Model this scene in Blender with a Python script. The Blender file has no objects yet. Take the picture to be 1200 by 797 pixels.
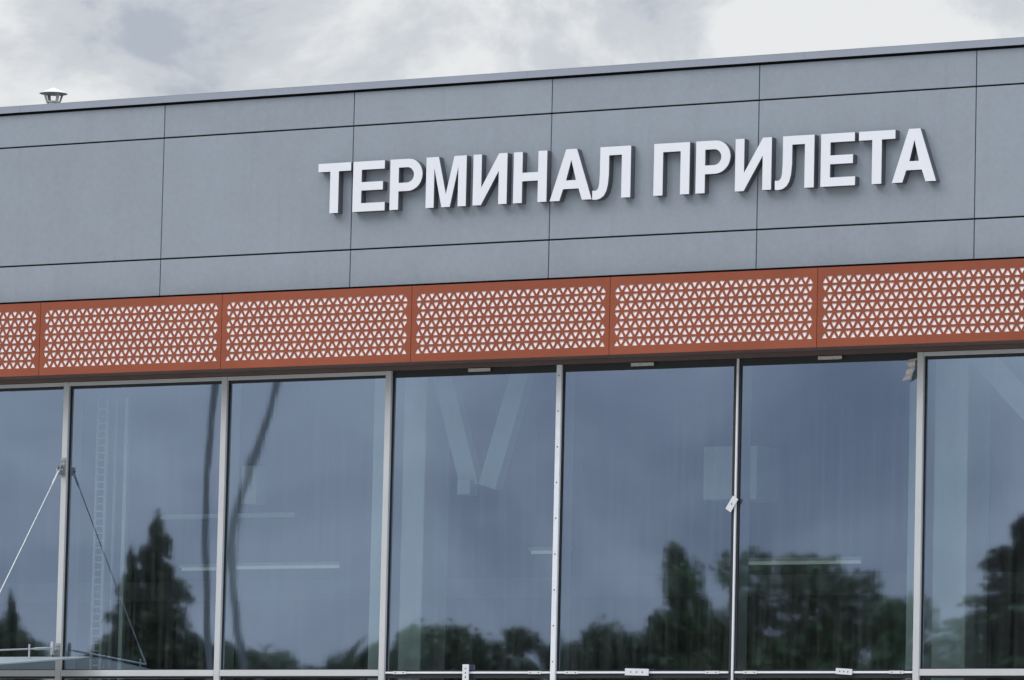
import bpy, bmesh, math, random
from mathutils import Vector, Matrix
from mathutils.geometry import tessellate_polygon
random.seed(7)
S = bpy.context.scene
COL = S.collection

# ------------------------------------------------------------------ camera
cam_d = bpy.data.cameras.new('camera'); cam = bpy.data.objects.new('camera', cam_d); COL.objects.link(cam)
yaw, pitch, roll = math.radians(32.094), math.radians(5.615), math.radians(1.313)
fw = Vector((-math.sin(yaw)*math.cos(pitch), math.cos(yaw)*math.cos(pitch), math.sin(pitch)))
r0 = Vector((math.cos(yaw), math.sin(yaw), 0)); u0 = r0.cross(fw)
rt = r0*math.cos(roll) + u0*math.sin(roll); up = -r0*math.sin(roll) + u0*math.cos(roll)
m = Matrix((rt, up, -fw)).transposed().to_4x4(); m.translation = Vector((42.479, -58.987, 1.70))
cam.matrix_world = m
cam_d.sensor_fit = 'HORIZONTAL'; cam_d.sensor_width = 36; cam_d.lens = 195.0
cam_d.clip_start = 0.5; cam_d.clip_end = 3000
S.camera = cam

# ------------------------------------------------------------------ sky and sun
W = bpy.data.worlds.new('World'); S.world = W; W.use_nodes = True
SUN_DIR = Vector((-0.50, -0.50, 0.72)).normalized()
def world_nodes():
    nt = W.node_tree; nt.nodes.clear(); N = nt.nodes.new; L = nt.links.new
    out = N('ShaderNodeOutputWorld')
    sky = N('ShaderNodeTexSky'); sky.sky_type = 'NISHITA'; sky.sun_disc = False
    sky.sun_elevation = math.asin(SUN_DIR.z); sky.sun_rotation = math.atan2(SUN_DIR.x, SUN_DIR.y)
    b1 = N('ShaderNodeBackground'); b1.inputs[1].default_value = 0.10; L(sky.outputs[0], b1.inputs[0])
    tc = N('ShaderNodeTexCoord'); mp = N('ShaderNodeMapping'); L(tc.outputs['Generated'], mp.inputs[0])
    mp.inputs['Scale'].default_value = (1, 1, 1.35); mp.inputs['Location'].default_value = CLOUD_SHIFT
    def noise(scale, det, rough, w=0.0):
        n = N('ShaderNodeTexNoise'); n.inputs['Scale'].default_value = scale
        n.inputs['Detail'].default_value = det; n.inputs['Roughness'].default_value = rough
        n.inputs['Distortion'].default_value = w
        L(mp.outputs[0], n.inputs['Vector']); return n
    def ramp(src, stops):
        r = N('ShaderNodeValToRGB'); r.color_ramp.interpolation = 'EASE'
        while len(r.color_ramp.elements) < len(stops): r.color_ramp.elements.new(0.5)
        for e, (p, c) in zip(r.color_ramp.elements, stops): e.position = p; e.color = (*c, 1)
        L(src, r.inputs[0]); return r
    n1 = noise(17, 7, 0.57, 0.35); n2 = noise(10, 5, 0.5, 0.3)
    back = ramp(n1.outputs['Fac'], [(0.38, (0.45, 0.49, 0.56)), (0.47, (0.61, 0.64, 0.68)), (0.59, (0.84, 0.85, 0.855))])
    front = ramp(n2.outputs['Fac'], [(0.34, FRONT_A), (0.64, FRONT_B)])
    sx = N('ShaderNodeSeparateXYZ'); L(tc.outputs['Generated'], sx.inputs[0])
    mr = N('ShaderNodeMapRange'); mr.interpolation_type = 'SMOOTHSTEP'
    L(sx.outputs['Y'], mr.inputs[0]); mr.inputs[1].default_value = -0.5; mr.inputs[2].default_value = 0.5
    mx = N('ShaderNodeMix'); mx.data_type = 'RGBA'; L(mr.outputs[0], mx.inputs['Factor'])
    L(front.outputs[0], mx.inputs['A']); L(back.outputs[0], mx.inputs['B'])
    zr = N('ShaderNodeMapRange'); zr.interpolation_type = 'SMOOTHSTEP'; L(sx.outputs['Z'], zr.inputs[0])
    zr.inputs[1].default_value = 0.17; zr.inputs[2].default_value = 0.8
    zr.inputs[3].default_value = 1.0; zr.inputs[4].default_value = ZENITH
    b2 = N('ShaderNodeBackground'); L(mx.outputs['Result'], b2.inputs[0]); L(zr.outputs[0], b2.inputs[1])
    ms = N('ShaderNodeMixShader'); ms.inputs[0].default_value = 0.94
    L(b1.outputs[0], ms.inputs[1]); L(b2.outputs[0], ms.inputs[2]); L(ms.outputs[0], out.inputs[0])
CLOUD_SHIFT = (-0.25, 2.27, -2.81)
FRONT_A = (0.36, 0.40, 0.52); FRONT_B = (0.89, 0.92, 0.99)
ZENITH = 4.0
world_nodes()
sun_d = bpy.data.lights.new('sun', 'SUN'); sun = bpy.data.objects.new('sun', sun_d); COL.objects.link(sun)
sun_d.energy = 0.95; sun_d.angle = math.radians(28); sun_d.color = (1.0, 0.965, 0.92)
sun.rotation_euler = (-SUN_DIR).to_track_quat('-Z', 'Y').to_euler()
S.view_settings.view_transform = 'Standard'; S.view_settings.look = 'None'
S.view_settings.gamma = 1; S.view_settings.use_curve_mapping = False
S.view_settings.exposure = 0.0

# ------------------------------------------------------------------ materials
def mat(name, col, rough=0.6, metal=0.0, vary=0.0, scale=3.0, bump=0.0, bscale=60.0, streak=False, spec=0.5, rand=0.0):
    M = bpy.data.materials.new(name); M.use_nodes = True
    nt = M.node_tree; N = nt.nodes.new; L = nt.links.new
    b = nt.nodes['Principled BSDF']; b.inputs['Roughness'].default_value = rough
    b.inputs['Metallic'].default_value = metal; b.inputs['Specular IOR Level'].default_value = spec
    b.inputs['Base Color'].default_value = (*col, 1)
    tc = N('ShaderNodeTexCoord'); oi = N('ShaderNodeObjectInfo')
    if vary or rand:
        mp = N('ShaderNodeMapping'); L(tc.outputs['Object'], mp.inputs[0])
        va = N('ShaderNodeVectorMath'); va.operation = 'SCALE'; va.inputs[0].default_value = (17, 9, 31)
        L(oi.outputs['Random'], va.inputs['Scale']); L(va.outputs[0], mp.inputs['Location'])
        if streak: mp.inputs['Scale'].default_value = (1.0, 1.0, 0.12)
        n = N('ShaderNodeTexNoise'); n.inputs['Scale'].default_value = scale; n.inputs['Detail'].default_value = 7
        n.inputs['Roughness'].default_value = 0.62; L(mp.outputs[0], n.inputs['Vector'])
        mr = N('ShaderNodeMapRange'); L(n.outputs['Fac'], mr.inputs[0])
        mr.inputs[1].default_value = 0.3; mr.inputs[2].default_value = 0.7
        mr.inputs[3].default_value = 1 - vary; mr.inputs[4].default_value = 1 + vary
        rr = N('ShaderNodeMapRange'); L(oi.outputs['Random'], rr.inputs[0])
        rr.inputs[3].default_value = 1 - rand; rr.inputs[4].default_value = 1 + rand
        ml = N('ShaderNodeMath'); ml.operation = 'MULTIPLY'; L(mr.outputs[0], ml.inputs[0]); L(rr.outputs[0], ml.inputs[1])
        vm = N('ShaderNodeVectorMath'); vm.operation = 'SCALE'; vm.inputs[0].default_value = col
        L(ml.outputs[0], vm.inputs['Scale']); L(vm.outputs[0], b.inputs['Base Color'])
    if bump:
        n2 = N('ShaderNodeTexNoise'); n2.inputs['Scale'].default_value = bscale; n2.inputs['Detail'].default_value = 4
        L(tc.outputs['Object'], n2.inputs['Vector'])
        bp = N('ShaderNodeBump'); bp.inputs['Strength'].default_value = 1.0; bp.inputs['Distance'].default_value = bump
        L(n2.outputs['Fac'], bp.inputs['Height']); L(bp.outputs[0], b.inputs['Normal'])
    return M

def panel_material():
    M = mat('grey_render_panel', (0.226, 0.254, 0.276), 0.82, vary=0.04, scale=1.6, bump=0.0015, bscale=70, rand=0.03)
    nt = M.node_tree; N = nt.nodes.new; L = nt.links.new; b = nt.nodes['Principled BSDF']
    src = b.inputs['Base Color'].links[0].from_socket
    tc = N('ShaderNodeTexCoord'); oi = N('ShaderNodeObjectInfo')
    mp = N('ShaderNodeMapping'); L(tc.outputs['Object'], mp.inputs[0]); va = N('ShaderNodeVectorMath'); va.operation = 'SCALE'
    va.inputs[0].default_value = (31, 5, 0); L(oi.outputs['Random'], va.inputs['Scale']); L(va.outputs[0], mp.inputs['Location'])
    n = N('ShaderNodeTexNoise'); n.inputs['Scale'].default_value = 14; n.inputs['Detail'].default_value = 8; n.inputs['Roughness'].default_value = 0.75
    L(mp.outputs[0], n.inputs['Vector'])
    mr = N('ShaderNodeMapRange'); L(n.outputs['Fac'], mr.inputs[0]); mr.inputs[1].default_value = 0.3; mr.inputs[2].default_value = 0.7
    mr.inputs[3].default_value = 0.94; mr.inputs[4].default_value = 1.06
    m3 = N('ShaderNodeMapping'); L(mp.outputs[0], m3.inputs[0]); m3.inputs['Scale'].default_value = (5, 5, 0.25)
    n3 = N('ShaderNodeTexNoise'); n3.inputs['Scale'].default_value = 1.6; n3.inputs['Detail'].default_value = 6; L(m3.outputs[0], n3.inputs['Vector'])
    mr3 = N('ShaderNodeMapRange'); L(n3.outputs['Fac'], mr3.inputs[0]); mr3.inputs[1].default_value = 0.55; mr3.inputs[2].default_value = 0.8
    mr3.inputs[3].default_value = 1.0; mr3.inputs[4].default_value = 0.94
    mu = N('ShaderNodeMath'); mu.operation = 'MULTIPLY'; L(mr.outputs[0], mu.inputs[0]); L(mr3.outputs[0], mu.inputs[1])
    vm = N('ShaderNodeVectorMath'); vm.operation = 'SCALE'; L(src, vm.inputs[0]); L(mu.outputs[0], vm.inputs['Scale']); L(vm.outputs[0], b.inputs['Base Color'])
    return M

def glass_material():
    M = bpy.data.materials.new('coated_glass'); M.use_nodes = True
    nt = M.node_tree; nt.nodes.clear(); N = nt.nodes.new; L = nt.links.new
    out = N('ShaderNodeOutputMaterial')
    tr = N('ShaderNodeBsdfTransparent'); tr.inputs[0].default_value = (0.74, 0.86, 0.82, 1)
    gl = N('ShaderNodeBsdfGlossy'); gl.inputs[0].default_value = (0.63, 0.79, 1.0, 1); gl.inputs['Roughness'].default_value = 0.019
    tc = N('ShaderNodeTexCoord'); oi = N('ShaderNodeObjectInfo')
    mp = N('ShaderNodeMapping'); L(tc.outputs['Object'], mp.inputs[0])
    va = N('ShaderNodeVectorMath'); va.operation = 'SCALE'; va.inputs[0].default_value = (23, 11, 41)
    L(oi.outputs['Random'], va.inputs['Scale']); L(va.outputs[0], mp.inputs['Location'])
    n = N('ShaderNodeTexNoise'); n.inputs['Scale'].default_value = 1.5; n.inputs['Detail'].default_value = 1
    n.inputs['Roughness'].default_value = 0.5; L(mp.outputs[0], n.inputs['Vector'])
    bp = N('ShaderNodeBump'); bp.inputs['Strength'].default_value = 1.0; bp.inputs['Distance'].default_value = 0.00034
    L(n.outputs['Fac'], bp.inputs['Height']); L(bp.outputs[0], gl.inputs['Normal'])
    mp4 = N('ShaderNodeMapping'); L(mp.outputs[0], mp4.inputs[0]); mp4.inputs['Scale'].default_value = (16, 16, 2.2)
    n4 = N('ShaderNodeTexNoise'); n4.inputs['Scale'].default_value = 1.0; n4.inputs['Detail'].default_value = 2; L(mp4.outputs[0], n4.inputs['Vector'])
    bp4 = N('ShaderNodeBump'); bp4.inputs['Strength'].default_value = 1.0; bp4.inputs['Distance'].default_value = 0.000018
    L(n4.outputs['Fac'], bp4.inputs['Height']); L(bp.outputs[0], bp4.inputs['Normal']); L(bp4.outputs[0], gl.inputs['Normal'])
    fr = N('ShaderNodeFresnel'); fr.inputs[0].default_value = 1.5
    ad = N('ShaderNodeMath'); ad.operation = 'ADD'; L(fr.outputs[0], ad.inputs[0]); ad.inputs[1].default_value = GLASS_R
    mx = N('ShaderNodeMixShader'); L(ad.outputs[0], mx.inputs[0]); L(tr.outputs[0], mx.inputs[1]); L(gl.outputs[0], mx.inputs[2])
    # thin uneven film of dust and dried rain runs
    mp2 = N('ShaderNodeMapping'); L(mp.outputs[0], mp2.inputs[0]); mp2.inputs['Scale'].default_value = (9, 9, 0.35)
    n3 = N('ShaderNodeTexNoise'); n3.inputs['Scale'].default_value = 1.5; n3.inputs['Detail'].default_value = 5; L(mp2.outputs[0], n3.inputs['Vector'])
    mr = N('ShaderNodeMapRange'); L(n3.outputs['Fac'], mr.inputs[0]); mr.inputs[1].default_value = 0.42; mr.inputs[2].default_value = 0.75
    mr.inputs[3].default_value = 0.006; mr.inputs[4].default_value = 0.035
    df = N('ShaderNodeBsdfDiffuse'); df.inputs[0].default_value = (0.5, 0.52, 0.52, 1)
    m2 = N('ShaderNodeMixShader'); L(mr.outputs[0], m2.inputs[0]); L(mx.outputs[0], m2.inputs[1]); L(df.outputs[0], m2.inputs[2])
    L(m2.outputs[0], out.inputs[0])
    return M
GLASS_R = 0.32
def clear_material():
    M = bpy.data.materials.new('clear_inner_face'); M.use_nodes = True
    nt = M.node_tree; nt.nodes.clear(); o = nt.nodes.new('ShaderNodeOutputMaterial'); t = nt.nodes.new('ShaderNodeBsdfTransparent')
    nt.links.new(t.outputs[0], o.inputs[0]); return M
def emit_material(name, col, s):
    M = mat(name, (0.8, 0.8, 0.8)); b = M.node_tree.nodes['Principled BSDF']
    b.inputs['Emission Color'].default_value = (*col, 1); b.inputs['Emission Strength'].default_value = s; return M
def frosted_material():
    M = mat('frosted_glass', (0.42, 0.47, 0.44), 0.3); b = M.node_tree.nodes['Principled BSDF']
    b.inputs['Transmission Weight'].default_value = 0.35; b.inputs['IOR'].default_value = 1.45; return M

GREY = panel_material()
COPE = mat('grey_coping_metal', (0.235, 0.255, 0.29), 0.45, vary=0.06, scale=0.8)
DARK = mat('dark_void', (0.012, 0.014, 0.016), 0.9)
RUST = mat('rust_painted_steel', (0.238, 0.063, 0.031), 0.65, vary=0.10, scale=1.2, rand=0.035, spec=0.2)
WHITE = mat('white_backing', (0.86, 0.78, 0.74), 0.7)
SOFF = mat('brown_soffit', (0.115, 0.076, 0.064), 0.7, vary=0.15, scale=2)
ALU = mat('pale_aluminium', (0.435, 0.44, 0.425), 0.5, metal=0.0, vary=0.05, scale=2)
ALUD = mat('mullion_box_paint', (0.62, 0.66, 0.65), 0.6)
PALE = mat('white_profile', (0.62, 0.63, 0.63), 0.5, vary=0.04, scale=6)
RUB = mat('black_rubber', (0.010, 0.011, 0.012), 0.6)
FACE = mat('white_letter_acrylic', (0.65, 0.65, 0.658), 0.4, vary=0.02, scale=3)
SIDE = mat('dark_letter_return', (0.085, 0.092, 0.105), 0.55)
STEEL = mat('brushed_steel', (0.33, 0.34, 0.33), 0.38, metal=0.6, vary=0.2, scale=30)
RODS = mat('light_steel_rod', (0.47, 0.48, 0.47), 0.38, metal=0.5)
GALV = mat('pale_roof_vent_metal', (0.44, 0.44, 0.41), 0.55, vary=0.1, scale=8)
INT = mat('interior_white', (0.78, 0.82, 0.81), 0.8)
INTD = mat('interior_dark', (0.045, 0.05, 0.055), 0.9, vary=0.2, scale=0.4)
BRACE = mat('brace_paint', (0.50, 0.54, 0.53), 0.8)
INTF = mat('interior_floor', (0.22, 0.22, 0.22), 0.7)
LED = emit_material('lit_tube', (0.95, 1.0, 1.0), 0.14)
GLASS = glass_material(); CLEAR = clear_material(); FROST = frosted_material()
TAPE = mat('beige_tape', (0.46, 0.43, 0.38), 0.8, vary=0.15, scale=25)
PLATE = mat('pale_plate', (0.56, 0.57, 0.56), 0.5, vary=0.05, scale=20)
SCREW = mat('dark_screw', (0.05, 0.05, 0.05), 0.5)
ASPH = mat('asphalt', (0.055, 0.055, 0.056), 0.9, vary=0.2, scale=0.5, bump=0.004, bscale=40)
PAVE = mat('concrete_paving', (0.30, 0.295, 0.285), 0.9, vary=0.12, scale=0.7)
GRASS = mat('grass', (0.05, 0.075, 0.025), 0.95, vary=0.35, scale=0.6)
PLASTER = mat('pale_plaster', (0.42, 0.43, 0.43), 0.85, vary=0.05)
LEAFA = mat('dark_leaf', (0.040, 0.074, 0.028), 0.7, vary=0.5, scale=0.9)
LEAFB = mat('mid_leaf', (0.058, 0.100, 0.034), 0.7, vary=0.5, scale=0.9)
BARK = mat('bark', (0.06, 0.048, 0.038), 0.9, vary=0.3, scale=6)
POLE = mat('grey_lamp_pole', (0.10, 0.11, 0.12), 0.5)

# ------------------------------------------------------------------ helpers
ORG = {}
def tag(o, label=None, cat=None, group=None, kind=None):
    for k, v in (('label', label), ('category', cat), ('group', group), ('kind', kind)):
        if v: o[k] = v
    return o
def thing(name, loc, label, cat, group=None):
    o = bpy.data.objects.new(name, None); COL.objects.link(o); o.location = loc; ORG[o.name] = Vector(loc)
    o.empty_display_size = 0.3
    return tag(o, label, cat, group)
def place(o, parent, at):
    at = Vector(at); ORG[o.name] = at
    if parent is None: o.location = at
    else: o.parent = parent; o.location = at - ORG[parent.name]
def obj(name, bm, mats, parent=None, at=(0, 0, 0), smooth=False):
    me = bpy.data.meshes.new(name); bm.to_mesh(me); bm.free()
    for mm in (mats if isinstance(mats, (list, tuple)) else [mats]): me.materials.append(mm)
    if smooth:
        for p in me.polygons: p.use_smooth = True
    o = bpy.data.objects.new(name, me); COL.objects.link(o); place(o, parent, at); return o
def dup(src, parent, at):
    o = src.copy(); COL.objects.link(o); o.parent = None; place(o, parent, at)
    for c in src.children: dup(c, o, Vector(at) + ORG[c.name] - ORG[src.name])
    return o
def box(bm, x0, x1, y0, y1, z0, z1, mi=0):
    v = [bm.verts.new(p) for p in ((x0,y0,z0),(x1,y0,z0),(x1,y1,z0),(x0,y1,z0),(x0,y0,z1),(x1,y0,z1),(x1,y1,z1),(x0,y1,z1))]
    for f in ((0,3,2,1),(4,5,6,7),(0,1,5,4),(1,2,6,5),(2,3,7,6),(3,0,4,7)):
        bm.faces.new([v[i] for i in f]).material_index = mi
    return bm
def bevel_box(x0, x1, y0, y1, z0, z1, b=0.003):
    bm = box(bmesh.new(), x0, x1, y0, y1, z0, z1)
    bmesh.ops.bevel(bm, geom=list(bm.edges), offset=b, segments=1, affect='EDGES'); return bm
def B(*a): return box(bmesh.new(), *a)
def tube(bm, pts, rad, n=10, mi=0):
    pts = [Vector(p) for p in pts]; rs = rad if isinstance(rad, (list, tuple)) else [rad]*len(pts)
    rings = []
    for i, p in enumerate(pts):
        d = (pts[min(i+1, len(pts)-1)] - pts[max(i-1, 0)]).normalized()
        a = d.orthogonal().normalized(); b = d.cross(a)
        rings.append([bm.verts.new(p + (a*math.cos(2*math.pi*k/n) + b*math.sin(2*math.pi*k/n))*rs[i]) for k in range(n)])
    for i in range(len(rings)-1):
        for k in range(n):
            bm.faces.new((rings[i][k], rings[i][(k+1) % n], rings[i+1][(k+1) % n], rings[i+1][k])).material_index = mi
    bm.faces.new(list(reversed(rings[0]))); bm.faces.new(rings[-1]); return bm
def prism_xz(outlines, y0, y1, y_face=None):
    """solid from outlines in the wall plane (first is the outer loop, the rest are holes); front at y0, back at y1"""
    bm = bmesh.new(); flat = [p for o in outlines for p in o]
    tris = tessellate_polygon([[Vector((p[0], p[1], 0)) for p in o] for o in outlines])
    f = [bm.verts.new((p[0], y0, p[1])) for p in flat]; b = [bm.verts.new((p[0], y1, p[1])) for p in flat]
    for t in tris:
        try: bm.faces.new([f[i] for i in t]); bm.faces.new([b[i] for i in reversed(t)])
        except ValueError: pass
    k = 0
    for o in outlines:
        n = len(o)
        for i in range(n):
            j = (i+1) % n; bm.faces.new((f[k+i], f[k+j], b[k+j], b[k+i]))
        k += n
    bmesh.ops.recalc_face_normals(bm, faces=list(bm.faces)); return bm

# ------------------------------------------------------------------ ground
tag(obj('ground', B(-900, 900, -900, 900, -0.5, 0.0), ASPH), kind='structure')
tag(obj('forecourt_paving', B(-200, 200, -61.65, 0.05, -0.1, 0.004), PAVE), kind='structure')
gb = bmesh.new(); box(gb, -300, 200, -400, -62, 0.004, 0.12)
tag(obj('lawn', gb, GRASS), kind='structure')
kb = bmesh.new(); box(kb, -300, 200, -61.98, -61.7, 0.0, 0.14)
tag(obj('kerb', kb, PLASTER), kind='structure')

# ------------------------------------------------------------------ terminal building
XL, XR = -12.0, 24.0                      # facade ends
Z_A, Z_B, Z_C, Z_D = 11.850, 11.4015, 9.7947, 9.311
Z_BAND0, Z_BAND1 = 8.286, 9.257
M0, MS = -1.640, 2.5649                   # window mullion grid
YG = 0.28                                  # glass plane
Z_HEAD, Z_GT = 8.236, 8.146
Z_T0, Z_T1 = 4.322, 4.402                  # transom
bld = thing('terminal_building', (6, 0.2, 0), 'grey panelled airport terminal with a rust red perforated band above tall dark windows', 'building')

# shell
obj('backing_wall', B(XL, XR, 0.07, 0.20, 8.40, 11.90), DARK, bld)
obj('roof', B(XL, XR, 0.21, 24.8, 11.30, 11.50), INTD, bld)
obj('side_wall', B(XL-0.3, XL-0.003, -0.02, 25, 0.0, 11.86), GREY, bld)
obj('side_wall', B(XR+0.003, XR+0.3, -0.02, 25, 0.0, 11.86), GREY, bld)
obj('rear_wall', B(XL, XR, 24.81, 25, 0.0, 11.86), GREY, bld)
obj('parapet', B(XL, XR, 0.21, 0.45, 11.51, 11.87), DARK, bld)
cb = bmesh.new(); box(cb, XL-0.35, XR+0.35, -0.045, 0.52, 11.951, 11.958); box(cb, XL-0.35, XR+0.35, -0.045, -0.035, 11.866, 11.950)
for x in [XL + 1.6 + 4*i for i in range(9)]: box(cb, x-0.05, x+0.05, -0.0475, -0.0455, 11.8665, 11.9495)
obj('coping', cb, COPE, bld)

# grey cladding panels in three rows
protos = {}
for row, (z0, z1, gb_, gt_) in enumerate(((Z_B, Z_A, .0105, .013), (Z_C, Z_B, .0105, .0105), (Z_D, Z_C, 0.0, .0105))):
    bm = bevel_box(0.0068, 2.9932, 0.0, 0.03, z0+gb_, z1-gt_, 0.003)
    for k in range(-4, 8):
        at = (3.0*k, 0, 0)
        if row in protos: dup(protos[row], bld, at)
        else: protos[row] = obj('cladding_panel', bm, GREY, bld, at)

# rust red perforated band
P, SZ = 0.130, 0.083
H = P*math.sqrt(3)/2
def perforated():
    w = 2.94; holes = []
    x_first = (w - 21*P)/2; ztop = Z_BAND1 - 0.092
    for row in range(7):
        zc0 = ztop - (row+1)*H
        up_first = row % 2 == 0
        for i in range(43):
            upw = (i % 2 == 0) == up_first
            cx = x_first + i*P/2
            cz = zc0 + (H/3 if upw else 2*H/3)
            hh = SZ*math.sqrt(3)/2
            if upw: tri = [(cx-SZ/2, cz-hh/3), (cx+SZ/2, cz-hh/3), (cx, cz+2*hh/3)]
            else:   tri = [(cx-SZ/2, cz+hh/3), (cx, cz-2*hh/3), (cx+SZ/2, cz+hh/3)]
            holes.append(tri)
    outer = [(0.004, Z_BAND0), (w-0.004, Z_BAND0), (w-0.004, Z_BAND1), (0.004, Z_BAND1)]
    return prism_xz([outer]+holes, -0.250, -0.240)
pp = None
for k in range(-3, 8):
    at = (-1.7544 + 2.9399*k, 0, 0)
    if pp is None:
        pp = obj('perforated_panel', perforated(), RUST, bld, at)
        obj('backing_sheet', B(0.02, 2.92, -0.2385, -0.2345, Z_BAND0+0.03, Z_BAND1-0.03), WHITE, pp, at)
        fb = bmesh.new()
        box(fb, 0.004, 2.936, -0.2395, -0.19, Z_BAND0, Z_BAND0+0.004)
        box(fb, 0.004, 2.936, -0.2395, -0.19, Z_BAND1-0.004, Z_BAND1)
        box(fb, 0.004, 0.008, -0.2395, -0.19, Z_BAND0+0.0045, Z_BAND1-0.0045); box(fb, 2.932, 2.936, -0.2395, -0.19, Z_BAND0+0.0045, Z_BAND1-0.0045)
        obj('folded_edge', fb, RUST, pp, at)
    else: dup(pp, bld, at)
obj('soffit', B(XL, XR, -0.185, 0.262, Z_BAND0+0.006, Z_BAND0+0.03), SOFF, bld)
obj('head_trim', B(XL, XR, 0.2105, 0.262, Z_HEAD+0.002, Z_BAND0+0.004), SOFF, bld)

# ------------------------------------------------------------------ windows
def mx(k): return M0 + MS*k
K0, K1 = -4, 9
plain_bay = lambda k: 2 <= k <= 4          # bays still without their outer cover strips
def pane_mesh(w, z0, z1, bulge, twist, nx=26, nz=34):
    bm = bmesh.new(); g = {}
    for i in range(nx+1):
        for j in range(nz+1):
            u = 2*i/nx-1; v = 2*j/nz-1
            d = bulge*(1-u*u)*(1-v*v) + twist*u*v
            g[i, j] = bm.verts.new((u*w/2, -d, z0+(z1-z0)*j/nz))
    for i in range(nx):
        for j in range(nz):
            bm.faces.new((g[i,j], g[i+1,j], g[i+1,j+1], g[i,j+1])).material_index = 0
    v = [bm.verts.new(p) for p in ((-w/2,0.024,z0),(w/2,0.024,z0),(w/2,0.024,z1),(-w/2,0.024,z1))]
    bm.faces.new((v[3], v[2], v[1], v[0])).material_index = 1
    e = [bm.verts.new(p) for p in ((-w/2,0.0015,z0),(w/2,0.0015,z0),(w/2,0.0015,z1),(-w/2,0.0015,z1))]
    for a in range(4):
        b = (a+1) % 4; bm.faces.new((e[a], e[b], v[b], v[a])).material_index = 1
    return bm
BULGE = {-1: (0.0015, 0.0008), 0: (0.0016, -0.0008), 1: (-0.0040, 0.0035), 2: (0.0014, 0.0007), 3: (0.0018, -0.0009), 4: (-0.0014, 0.0008), 5: (0.0016, 0.0006)}
for k in range(K0, K1):
    xa, xb = mx(k), mx(k+1); c = (xa+xb)/2; w = MS
    zt = Z_GT; zb = Z_T1 if not plain_bay(k) else 4.385
    g = bmesh.new()
    hw = MS/2 - 0.006
    box(g, -hw, -hw+0.046, 0.262, 0.292, zb-0.02, Z_HEAD); box(g, hw-0.046, hw, 0.262, 0.292, zb-0.02, Z_HEAD)
    box(g, -hw+0.0465, hw-0.0465, 0.262, 0.292, zt, Z_HEAD); box(g, -hw+0.0465, hw-0.0465, 0.262, 0.292, zb-0.02, zb+0.012)
    win = obj('window', g, RUB, bld, (c, 0, 0))
    bu, tw = BULGE.get(k, (0.0015, 0.0006))
    obj('pane', pane_mesh(MS-0.106, zb+0.013, zt-0.001, bu, tw), [GLASS, CLEAR], win, (c, YG, 0), smooth=True)
    if not plain_bay(k):
        obj('head_frame', bevel_box(-MS/2+0.044, MS/2-0.044, 0.222, 0.2615, 8.184, 8.233), ALU, win, (c, 0, 0))
        obj('transom_cap', bevel_box(-MS/2+0.046, MS/2-0.046, 0.221, 0.261, Z_T0, Z_T1), ALU, win, (c, 0, 0))
    else:
        obj('transom_strip', bevel_box(-MS/2+0.046, MS/2-0.046, 0.240, 0.2615, 4.352, 4.377), PALE, win, (c, 0, 0))
        for s in (-1, 1):
            pl = bmesh.new(); x = s*(MS/2-0.27); box(pl, x-0.097, x+0.097, 0.232, 0.2395, 4.347, 4.382)
            for sx in (-0.06, 0.06): box(pl, x+sx-0.007, x+sx+0.007, 0.229, 0.2315, 4.358, 4.371, 1)
            obj('joint_plate', pl, [PLATE, SCREW], win, (c, 0, 0))
    # lower row under the transom
    g2 = bmesh.new()
    box(g2, -hw, hw, 0.262, 0.290, 4.295, 4.34 if not plain_bay(k) else 4.364)
    box(g2, -hw, -hw+0.052, 0.262, 0.292, 0.55, 4.2945); box(g2, hw-0.052, hw, 0.262, 0.292, 0.55, 4.2945)
    lw = obj('lower_window', g2, RUB, bld, (c, 0, 0))
    obj('pane', pane_mesh(MS-0.118, 0.58, 4.294, 0.0015, 0.0005, 6, 8), [GLASS, CLEAR], lw, (c, YG, 0), smooth=True)
    if -2 <= k <= 6:
        lb = bmesh.new(); n = 46
        for i in range(n):
            x = -MS/2+0.10+(MS-0.2)*i/(n-1); box(lb, x-0.013, x+0.013, 0.40, 0.41, 3.6, 4.25)
        obj('louvre_screen', lb, INTD, lw, (c, 0, 0))

def mullion(k):
    """interior box profile plus its outer cover strip"""
    b = obj('mullion', B(-0.034, 0.034, 0.307, 0.56, 0.3, 8.28), ALUD, bld, (mx(k), 0, 0))
    return b
MULS = {K0: mullion(K0)}
for k in range(K0+1, K1+1): MULS[k] = dup(MULS[K0], bld, (mx(k), 0, 0))
for k, mu in MULS.items():
    if k == 3:
        cap = obj('cover_strip', bevel_box(-0.036, 0.036, 0.222, 0.261, 0.3, 8.235), PALE, mu, (mx(k), 0, 0))
        sb = bmesh.new()
        for i in range(17): z = 0.9+i*0.45; box(sb, -0.008, 0.008, 0.219, 0.2215, z-0.008, z+0.008)
        obj('rivet_row', sb, SCREW, mu, (mx(k), 0, 0))
        mu['label'] = 'white riveted strip mullion'
    elif k == 4:
        obj('cover_strip', bevel_box(-0.013, 0.013, 0.236, 0.2615, 0.3, 8.235), PALE, mu, (mx(k)+0.012, 0, 0))
        mu['label'] = 'mullion with only a thin white strip and black joints'
    else:
        obj('cover_strip', bevel_box(-0.043, 0.043, 0.218, 0.261, 0.3, 8.234), ALU, mu, (mx(k), 0, 0))
obj('plinth', B(XL, XR, 0.10, 0.30, 0.001, 0.54), PLASTER, bld)

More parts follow.
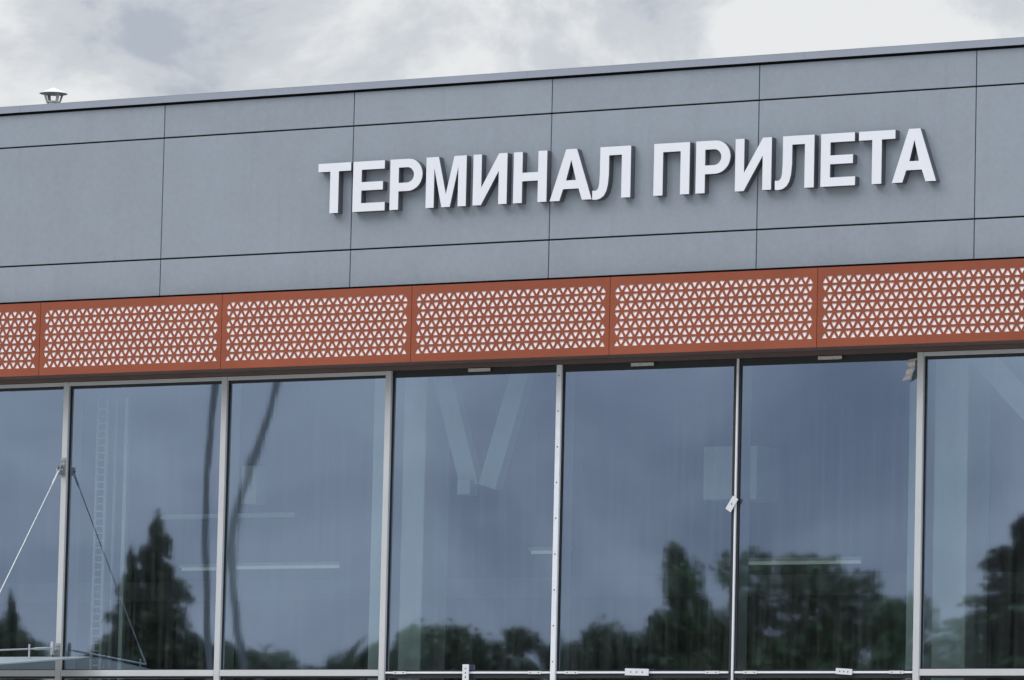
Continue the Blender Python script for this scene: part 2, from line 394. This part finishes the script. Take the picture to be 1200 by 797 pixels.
# small mounting plates left on the unfinished bays
def plate(x, z, w, h, rot=0.0, y=0.222, screws=2, parent=bld, m=PLATE, nm='mounting_plate'):
    bm = bmesh.new(); box(bm, -w/2, w/2, -0.006, 0.006, -h/2, h/2)
    bmesh.ops.bevel(bm, geom=list(bm.edges), offset=0.002, segments=1, affect='EDGES')
    for s in range(screws):
        t = (s+1)/(screws+1)-0.5
        cx_, cz_ = (w*t, 0) if w > h else (0, h*t)
        box(bm, cx_-0.008, cx_+0.008, -0.0085, -0.0062, cz_-0.008, cz_+0.008, 1)
    bmesh.ops.rotate(bm, verts=list(bm.verts), cent=(0,0,0), matrix=Matrix.Rotation(rot, 3, 'Y'))
    return obj(nm, bm, [m, SCREW], parent, (x, y, z))
plate(7.29, 4.368, 0.34, 0.085, 0.02, y=0.212, screws=3)
plate(10.21, 4.372, 0.225, 0.072, 0.06, y=0.212, screws=3)
plate(4.775, 4.36, 0.095, 0.215, -0.01, y=0.212, screws=3)
plate(8.60, 6.435, 0.088, 0.19, math.radians(33), y=0.215, screws=1)['label'] = 'tilted white plate'
for x, z in ((4.87, 8.205), (7.277, 8.203), (9.94, 8.203)): plate(x, z, 0.33, 0.042, 0, y=0.215, screws=0, m=TAPE, nm='head_plate')

# crumpled strip of beige tape on the right-hand mullion
tb = bmesh.new(); prev = None
for i, (x, z, w, y) in enumerate(((0.03, 0.135, 0.13, 0.012), (0.0, 0.09, 0.11, -0.012), (0.02, 0.045, 0.07, 0.004), (-0.005, 0.0, 0.085, -0.018), (-0.02, -0.05, 0.085, -0.004), (-0.03, -0.09, 0.10, -0.026), (-0.065, -0.125, 0.075, -0.008))):
    cur = [tb.verts.new(p) for p in ((x-w/2, y, z), (x+w/2, y+0.016, z+0.02), (x+w/2, y+0.02, z+0.02), (x-w/2, y+0.004, z))]
    if prev:
        for a in range(4): tb.faces.new((prev[a], prev[(a+1) % 4], cur[(a+1) % 4], cur[a]))
    else: tb.faces.new(cur)
    prev = cur
tb.faces.new(prev[::-1]); bmesh.ops.recalc_face_normals(tb, faces=list(tb.faces))
tag(obj('tape_strip', tb, TAPE, None, (11.06, 0.20, 8.01)), 'crumpled beige tape strip hanging from the top of the rightmost mullion', 'tape')

# ------------------------------------------------------------------ inside of the hall
obj('hall_floor', B(XL, XR, 0.57, 24.8, 0.0, 0.10), INTF, bld)
obj('upper_floor', B(XL, XR, 1.9, 24.8, 3.9, 4.15), INTF, bld)
obj('hall_back_wall', B(XL, XR, 13.0, 13.2, 4.16, 11.29), INTD, bld)
obj('hall_ceiling', B(XL, XR, 0.40, 12.99, 8.62, 8.70), INTD, bld)
colb = bevel_box(-0.41, 0.41, -0.3, 0.3, 0.11, 8.61, 0.01); c0 = obj('column', colb, INT, bld, (2.84, 1.8, 0))
for x in (2.84+7.93, 2.84-7.93, 2.84+15.86): dup(c0, bld, (x, 1.8, 0))
def bar(a, b, w, d):
    a, b = Vector(a), Vector(b); ax = (b-a).normalized(); s = Vector((0,1,0)); t = ax.cross(s).normalized()
    bm = bmesh.new(); vs = []
    for p in (a, b): vs.append([bm.verts.new(p + t*i*w/2 + s*j*d/2) for i, j in ((-1,-1),(1,-1),(1,1),(-1,1))])
    for k in range(4): bm.faces.new((vs[0][k], vs[0][(k+1)%4], vs[1][(k+1)%4], vs[1][k]))
    bm.faces.new(vs[0][::-1]); bm.faces.new(vs[1]); bmesh.ops.recalc_face_normals(bm, faces=list(bm.faces)); return bm
br = obj('brace', bar((-0.62, 0, 8.60), (-0.06, 0, 6.86), 0.27, 0.16), BRACE, bld, (4.25, 1.2, -0.07))
br2 = obj('brace', bar((0.75, 0, 8.60), (0.20, 0, 6.86), 0.27, 0.16), BRACE, bld, (4.25, 1.2, -0.07))
nd = obj('brace_node', bevel_box(-0.095, 0.095, -0.10, 0.10, 6.76, 6.95, 0.005), PALE, bld, (4.16, 1.12, -0.07))
obj('brace', bar((-0.30, 0, 8.60), (1.35, 0, 6.95), 0.30, 0.16), BRACE, bld, (11.57, 1.2, -0.07))
obj('brace', bar((-0.62, 0, 8.60), (-0.06, 0, 6.86), 0.27, 0.16), BRACE, bld, (-3.66, 1.2, -0.07))
obj('duct_box', bevel_box(5.99, 6.80, 4.0, 4.6, 6.80, 7.50, 0.01), INT, bld)
obj('duct_box', bevel_box(-1.40, -1.15, 4.0, 4.3, 6.87, 7.40, 0.01), INT, bld)
obj('hall_beam', B(XL, XR, 7.0, 7.25, 5.72, 6.0), mat('beam_grey', (0.16, 0.17, 0.18), 0.8), bld)
obj('hall_beam', B(-3.2, -0.9, 4.6, 4.8, 6.73, 6.79), INT, bld)
# lattice mast standing behind the second window
lt = bmesh.new()
for x in (-0.08, 0.08):
    for y in (-0.1, 0.1): box(lt, x-0.017, x+0.017, y-0.017, y+0.017, 4.16, 8.2)
for i in range(39):
    z = 4.25+i*0.10; box(lt, -0.062, 0.062, -0.118, -0.102, z-0.010, z+0.010)
obj('lattice_mast', lt, PALE, bld, (-2.36, 2.15, 0))
obj('lattice_mast', B(-0.03, 0.03, -0.03, 0.03, 4.16, 8.2), INT, bld, (-2.02, 2.15, 0))
# lit tubes hanging in the hall
def tube_light(x0, x1, z, y, label):
    t = thing('tube_light', ((x0+x1)/2, y, z), label, 'ceiling light', 'lit tubes inside the hall')
    h = (x1-x0)/2; c = ((x0+x1)/2, y, z)
    obj('housing', B(-h, h, -0.04, 0.04, 0.022, 0.07), INT, t, c)
    obj('diffuser', B(-h+0.03, h-0.03, -0.03, 0.03, -0.02, 0.021), LED, t, c)
    wb = bmesh.new()
    for s in (-0.8, 0.8): tube(wb, [(s*h, 0, 0.07), (s*h, 0, 8.62-z)], 0.006, 5)
    obj('hanging_wire', wb, SCREW, t, c)
tube_light(-2.85, -1.05, 6.12, 6, 'lit white tube lamp hanging in the hall behind the third window from the left')
tube_light(-3.80, -3.15, 6.11, 6, 'short lit tube lamp in the hall seen beside the second mullion from the left')
tube_light(2.10, 2.75, 6.28, 6, 'short lit tube lamp in the hall next to the white riveted mullion')
tube_light(5.45, 7.30, 6.09, 6, 'long lit tube lamp in the hall behind the window left of the beige tape')

# ------------------------------------------------------------------ lettering  ТЕРМИНАЛ ПРИЛЕТА
HC = 0.649; ZBASE = 10.267
ST = 0.130; BT = 0.108                    # stem and bar thickness
def arc(cx, cz, rx, rz, a0, a1, n=14):
    return [(cx + rx*math.cos(math.radians(a0+(a1-a0)*i/n)), cz + rz*math.sin(math.radians(a0+(a1-a0)*i/n))) for i in range(n+1)]
def glyph(ch, w):
    h = HC
    if ch == 'Т': c = w/2; return [[(0,h-BT),(c-ST/2,h-BT),(c-ST/2,0),(c+ST/2,0),(c+ST/2,h-BT),(w,h-BT),(w,h),(0,h)]]
    if ch == 'Е': return [[(0,0),(w,0),(w,BT),(ST,BT),(ST,.272),(w*.93,.272),(w*.93,.272+BT),(ST,.272+BT),(ST,h-BT),(w*.975,h-BT),(w*.975,h),(0,h)]]
    if ch == 'Р':
        zb = .235; zc = (h+zb)/2; rz = (h-zb)/2; cx = w-rz*1.05
        out = [(0,0),(ST,0),(ST,zb)] + arc(cx, zc, rz*1.05, rz, -90, 90, 20) + [(0,h)]
        ri = rz-BT; inn = [(ST,zb+BT)] + arc(cx-.015, zc, ri*1.05, ri, -90, 90, 16) + [(ST,h-BT)]
        return [out, inn]
    if ch == 'М': s = ST*.93; return [[(0,0),(s,0),(s,h*.79),(w/2-.062,0),(w/2+.062,0),(w-s,h*.79),(w-s,0),(w,0),(w,h),(w-ST*1.42,h),(w/2,h*.25),(ST*1.42,h),(0,h)]]
    if ch == 'И': s = ST*.95; return [[(0,0),(s,0),(w-s,h*.66),(w-s,0),(w,0),(w,h),(w-s,h),(s,h*.34),(s,h),(0,h)]]
    if ch == 'Н': z = .275; return [[(0,0),(ST,0),(ST,z),(w-ST,z),(w-ST,0),(w,0),(w,h),(w-ST,h),(w-ST,z+BT),(ST,z+BT),(ST,h),(0,h)]]
    if ch == 'П': return [[(0,0),(ST,0),(ST,h-BT),(w-ST,h-BT),(w-ST,0),(w,0),(w,h),(0,h)]]
    if ch == 'А':
        a, t = .142, .078; c = w/2
        def xl(z): return a + (c-0.0-a) * 0 + (z/h)*(c-t+0.0) + 0.0
        out = [(0,0),(a,0),(a+.052,.146),(w-a-.052,.146),(w-a,0),(w,0),(c+t,h),(c-t,h)]
        zi = .146+BT; inn = [(a+.052+.040,zi),(w-a-.052-.040,zi),(c,h-.135)]
        return [out, inn]
    if ch == 'Л':
        l = .105
        return [[(0,-.006),(.055,-.010),(.11,.0),(.165,.035),(.20,.09),(.222,.17),(l+ST,.30),(l+ST,h-BT),(w-ST,h-BT),(w-ST,0),(w,0),(w,h),(l,h),(l,.30),(.098,.19),(.085,.135),(.06,.108),(.03,.102),(0,.107)]]
TEXT = [('Т',2.544,3.049),('Е',3.086,3.580),('Р',3.656,4.147),('М',4.206,4.812),('И',4.916,5.423),('Н',5.520,6.014),('А',6.064,6.680),('Л',6.690,7.241),
        ('П',7.577,8.090),('Р',8.181,8.670),('И',8.742,9.252),('Л',9.306,9.849),('Е',9.943,10.421),('Т',10.468,10.967),('А',10.929,11.530)]
sign = thing('letter_sign', (7.0, 0.0, ZBASE), 'raised white block letters ТЕРМИНАЛ ПРИЛЕТА fixed to the grey panels above the red band', 'sign')
for ch, x0, x1 in TEXT:
    g = glyph(ch, x1-x0)
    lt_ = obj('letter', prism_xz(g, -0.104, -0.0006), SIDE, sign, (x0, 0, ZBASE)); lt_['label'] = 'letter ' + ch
    obj('letter_face', prism_xz(g, -0.110, -0.1045), FACE, lt_, (x0, 0, ZBASE))

# ------------------------------------------------------------------ roof vent
vx, vy, vz = -4.845, 4.0, 11.50
vent = thing('roof_vent', (vx, vy, vz), 'small pale roof vent with a hooded cap behind the parapet at upper left', 'roof vent')
V0 = (vx, vy, vz)
vb = bmesh.new(); tube(vb, [(0,0,0),(0,0,1.165),(0,0,1.17),(0,0,1.19)], [0.088,0.088,0.10,0.10], 20); obj('pipe', vb, GALV, vent, V0)
cbm = bmesh.new(); tube(cbm, [(0,0,1.294),(0,0,1.300),(0,0,1.306),(0,0,1.382),(0,0,1.390)], [0.185,0.203,0.200,0.022,0.006], 24); obj('cap', cbm, GALV, vent, V0)
for a in range(4):
    th = math.radians(45+90*a+20); lb = bmesh.new(); d = Vector((math.cos(th), math.sin(th), 0)); s = Vector((-d.y, d.x, 0))
    q = []
    for rr_, z, ww in ((0.092, 1.16, 0.018), (0.137, 1.30, 0.026)):
        q.append([lb.verts.new(d*(rr_+e)+s*f_*ww+Vector((0,0,z))) for e, f_ in ((0,-1),(0.012,-1),(0.012,1),(0,1))])
    for k in range(4): lb.faces.new((q[0][k], q[0][(k+1)%4], q[1][(k+1)%4], q[1][k]))
    lb.faces.new(q[0][::-1]); lb.faces.new(q[1]); bmesh.ops.recalc_face_normals(lb, faces=list(lb.faces))
    obj('leg', lb, GALV, vent, V0)

# ------------------------------------------------------------------ glass canopy on steel tie rods (lower left)
can = thing('glass_canopy', (-1.65, 0.2, 4.6), 'frosted glass entrance canopy held by thin steel rods at the lower left mullion', 'canopy')
CO = (-1.645, 0, 0)
def bracket(z0, z1):
    bm = bmesh.new(); box(bm, -0.038, 0.038, 0.204, 0.2175, z0, z1)
    for s in (-1, 1): box(bm, s*0.022-0.006, s*0.022+0.006, 0.11, 0.2035, z0+0.02, z0+0.13)
    n = 4
    for i in range(n):
        z = z0+0.05+(z1-z0-0.09)*i/(n-1)
        for s in (-0.018, 0.018): tube(bm, [(s, 0.2035, z), (s, 0.190, z)], 0.011, 6)
    tube(bm, [(-0.05, 0.14, z0+0.075), (0.05, 0.14, z0+0.075)], 0.014, 8)
    return bm
obj('bracket', bracket(6.98, 7.22), STEEL, can, CO); obj('bracket', bracket(4.53, 4.76), STEEL, can, CO)
tip = Vector((0, -1.65, 4.565)); a = Vector((0, 0.14, 7.075)); d = (tip-a).normalized()
rb = bmesh.new(); tube(rb, [a+d*0.02, a+d*0.05, a+d*0.24, a+d*0.27, tip-d*0.25, tip-d*0.22, tip], [0.009, 0.016, 0.016, 0.0078, 0.0078, 0.014, 0.014], 10)
obj('tie_rod', rb, RODS, can, CO)
a2 = Vector((0, 0.12, 4.69)); d2 = (tip-a2).normalized()
sb = bmesh.new(); tube(sb, [a2, a2+d2*0.18, a2+d2*0.40, a2+d2*0.45, tip], [0.010, 0.019, 0.018, 0.011, 0.011], 10); obj('strut', sb, RODS, can, CO)
kb = bmesh.new(); tube(kb, [a2+d2*0.03+Vector((0,0,-0.085)), a2+d2*0.03+Vector((0,0,-0.05)), a2+d2*0.03+Vector((0,0,-0.045)), a2+d2*0.03+Vector((0,0,0.045)), a2+d2*0.03+Vector((0,0,0.05)), a2+d2*0.03+Vector((0,0,0.085))], [0.020,0.022,0.026,0.026,0.022,0.020], 10)
obj('clamp_joint', kb, RODS, can, CO)
# sheet: rear edge by the wall, falling slightly outwards
SL = -0.092
def zs(y): return 4.560 + (y-0.16)*(-SL)
gbm = bmesh.new()
x0, x1, y0, y1 = -7.2, -1.08, -1.78, 0.16
vs = [gbm.verts.new(p) for p in ((x0,y0,zs(y0)),(x1,y0,zs(y0)),(x1,y1,zs(y1)),(x0,y1,zs(y1)),(x0,y0,zs(y0)+.017),(x1,y0,zs(y0)+.017),(x1,y1,zs(y1)+.017),(x0,y1,zs(y1)+.017))]
for f in ((0,3,2,1),(4,5,6,7),(0,1,5,4),(1,2,6,5),(2,3,7,6),(3,0,4,7)): gbm.faces.new([vs[i] for i in f])
obj('glass_sheet', gbm, FROST, can)
for t in (0.30, 0.93):
    p = a2.lerp(tip, t); fb = bmesh.new(); zb_ = zs(p.y)+0.018
    tube(fb, [(0, p.y, zb_), (0, p.y, zb_+0.012), (0, p.y, zb_+0.013), (0, p.y, p.z+0.03), (0, p.y, p.z+0.06)], [0.03, 0.03, 0.012, 0.012, 0.017], 10)
    obj('point_fixing', fb, RODS, can, CO)
# the same set of rods at the far end of the sheet (outside the frame)
for nm in ('bracket', 'tie_rod', 'strut', 'clamp_joint', 'point_fixing'):
    for o in [c for c in can.children if c.name.split('.')[0] == nm]: dup(o, can, (CO[0]-2*MS, 0, 0))

# ------------------------------------------------------------------ lamp posts and trees on the far side of the forecourt (mirrored in the panes)
def lamp(x, y, h, label):
    t = thing('street_lamp', (x, y, 0), label, 'street lamp'); A = (x, y, 0)
    pb = bmesh.new(); tube(pb, [(0,0,0),(0,0,1.2),(0,0,1.25),(0,0,h-0.5),(0.15,0,h-0.1),(0.5,0,h+0.15),(1.4,0,h+0.3)], [0.12,0.12,0.082,0.064,0.05,0.045,0.04], 12)
    obj('pole', pb, POLE, t, A, True)
    hb = bevel_box(1.35, 2.0, -0.13, 0.13, h+0.26, h+0.36, 0.03); obj('lamp_head', hb, POLE, t, A)
    return t
lamp(-20.90, -30.52, 13.5, 'dark lamp post reflected at the right edge of the second window from left')
lamp(-28.50, -43.2, 15.5, 'tall dark lamp post reflected as a bowed dark line in the third window from left')

def leaves(bm, blobs, size, rng, mi=0):
    for cx, cy, cz, rx, ry, rz, n in blobs:
        for _ in range(n):
            v = Vector((rng.gauss(0,1), rng.gauss(0,1), rng.gauss(0,1))).normalized()*(rng.random()**0.45)
            p = Vector((cx+v.x*rx, cy+v.y*ry, cz+v.z*rz)); s = size*rng.uniform(0.6, 1.4)
            q = Matrix.Rotation(rng.uniform(0, 6.28), 3, 'Z') @ Matrix.Rotation(rng.uniform(-1.2, 1.2), 3, 'X')
            pts = [(-.5,-.3,0),(.1,-.55,0),(.6,.1,.15),(-.1,.5,0)]
            f = bm.faces.new([bm.verts.new(p + q @ (Vector(t)*s)) for t in pts])
def crown_broad(h, r, rng, low=0.3, clumps=26, n=380):
    bl = []
    for i in range(clumps):
        z = h*(low + (0.97-low)*rng.random()); f = (z/h-low)/(1-low)
        rr_ = r*math.sqrt(max(0.05, 1-max(0, f*1.25-0.45)**2))*rng.uniform(0.3, 0.92); th = rng.uniform(0, 6.28)
        s = r*rng.uniform(0.22, 0.42)
        bl.append((rr_*math.cos(th), rr_*math.sin(th), z-s*0.4, s, s, s*0.75, n))
    return bl
def crown_tiered(h, r, rng, low=0.2, tiers=24, n=90):
    bl = []
    for i in range(tiers):
        f = i/(tiers-1); z = h*(low+(0.94-low)*f); R_ = r*(1-f)**0.75+0.10
        bl.append((0, 0, z, R_*0.42, R_*0.42, h*0.034, 130))
        for j in range(7 if f < 0.8 else 4):
            th = rng.uniform(0, 6.28); L_ = R_*rng.uniform(0.45, 1.25); dz = rng.uniform(-.2, .2)
            for q in (0.45, 0.8):
                bl.append((L_*q*math.cos(th), L_*q*math.sin(th), z+dz-0.12*L_*q, 0.22+0.16*L_, 0.22+0.16*L_, 0.34, n//2))
    bl.append((0, 0, h*0.955, 0.16, 0.16, h*0.045, 90)); return bl
TREES = {}
def make_tree(key, blobs, h, tr, leafm, seed, label, group, name, loc):
    rng = random.Random(seed)
    t = thing(name, loc, label, 'tree', group)
    tb_ = bmesh.new(); tube(tb_, [(0,0,0),(0.05,0,h*.3),(-0.05,0.05,h*.6),(0,0,h*.9)], [tr, tr*.8, tr*.5, tr*.15], 9)
    for i in range(9):
        z = h*(0.3+0.06*i); th = i*2.4; L_ = h*0.16*(1-i*0.07)
        tube(tb_, [(0,0,z),(L_*.5*math.cos(th), L_*.5*math.sin(th), z+L_*.3),(L_*math.cos(th), L_*math.sin(th), z+L_*.75)], [tr*.35, tr*.2, tr*.06], 6)
    obj('trunk', tb_, BARK, t, loc, True)
    cb_ = bmesh.new(); leaves(cb_, blobs, 0.24, rng); obj('crown', cb_, leafm, t, loc)
    TREES[key] = t; return t
def tree(key, loc, label, group=None, sc=1.0, rz=0.0, name=None):
    t = dup(TREES[key], None, loc); t.scale = (sc[0], sc[0], sc[1]) if isinstance(sc, tuple) else (sc, sc, sc); t.rotation_euler = (0, 0, rz)
    t['label'] = label
    if group: t['group'] = group
    elif 'group' in t: del t['group']
    return t
R1 = random.Random(3)
make_tree('conifer', crown_tiered(15.3, 4.3, R1), 15.3, 0.22, LEAFA, 1, 'pointed dark conifer reflected in the second window from left', None, 'conifer_tree', (-77.2, -107.1, 0.12))
make_tree('broad', crown_broad(14.4, 3.7, R1, 0.25, 60, 420), 14.4, 0.28, LEAFB, 2, 'large bushy tree reflected left of the beige tape', None, 'leafy_tree', (-56.6, -118.6, 0.12))
make_tree('slim', [(R1.gauss(0,.28), R1.gauss(0,.28), z, .46, .46, .42, 190) for z in [7+0.35*i for i in range(19)] if R1.random() < .85] + crown_broad(11.2, 1.9, R1, 0.4, 18, 330), 13.6, 0.16, LEAFB, 3, 'slender sparse tree reflected beside the thin white strip mullion', None, 'slender_tree', (-55.77, -109.05, 0.12))
make_tree('round', crown_broad(10.7, 3.4, R1, 0.2, 42, 380), 10.7, 0.22, LEAFA, 4, 'rounded low tree reflected at the foot of the fourth window from left', None, 'round_tree', (-61.9, -105.3, 0.12))
tree('conifer', (-43.0, -110.3, 0.12), 'dark spreading conifer reflected at the right edge of the picture', sc=(2.0, 0.97), rz=1.0)
tree('conifer', (-78.4, -106.8, 0.12), 'shorter spire rising left of the pointed conifer in the second window', sc=(0.8, 0.91), rz=0.6)
tree('conifer', (-76.0, -97.0, 0.12), 'shorter conifer reflected in the leftmost window', sc=(0.6, 0.75), rz=2.0)
tree('broad', (-60.0, -117.5, 0.12), 'narrower bushy tree reflected beside the thin strip mullion behind the slender tree', sc=(0.42, 0.985), rz=2.2)
tree('broad', (-52.4, -116.9, 0.12), 'lower bushy tree reflected below the beige tape', sc=(0.6, 0.875), rz=4.0)
# continuous row of trees behind them
rowg = 'row of trees along the far side of the forecourt'; rl = 'leafy tree in the low row reflected along the bottom of the windows'
rng = random.Random(11)
for i in range(21):
    f = -0.18 + i/20*1.36
    x = -85.9 + 33.0*f + rng.uniform(-.6, .6); y = -109.3 - 20.6*f + rng.uniform(-2, 2)
    tree('round', (x, y, 0.12), rl, rowg, (rng.uniform(.7, .95), rng.uniform(0.97, 1.07)), rng.uniform(0, 6.28))
for x, y, a_, b_, lab in ((-73.3, -109.8, .8, 1.03, 'broad low bush tree reflected low in the third window from left'), (-68.3, -107.1, .35, .98, 'small bush tree reflected at the lower right of the third window'),
                          (-63.0, -116.3, .8, 1.05, 'dense low tree reflected right of the riveted white mullion')):
    tree('round', (x, y, 0.12), lab, None, (a_, b_), x)
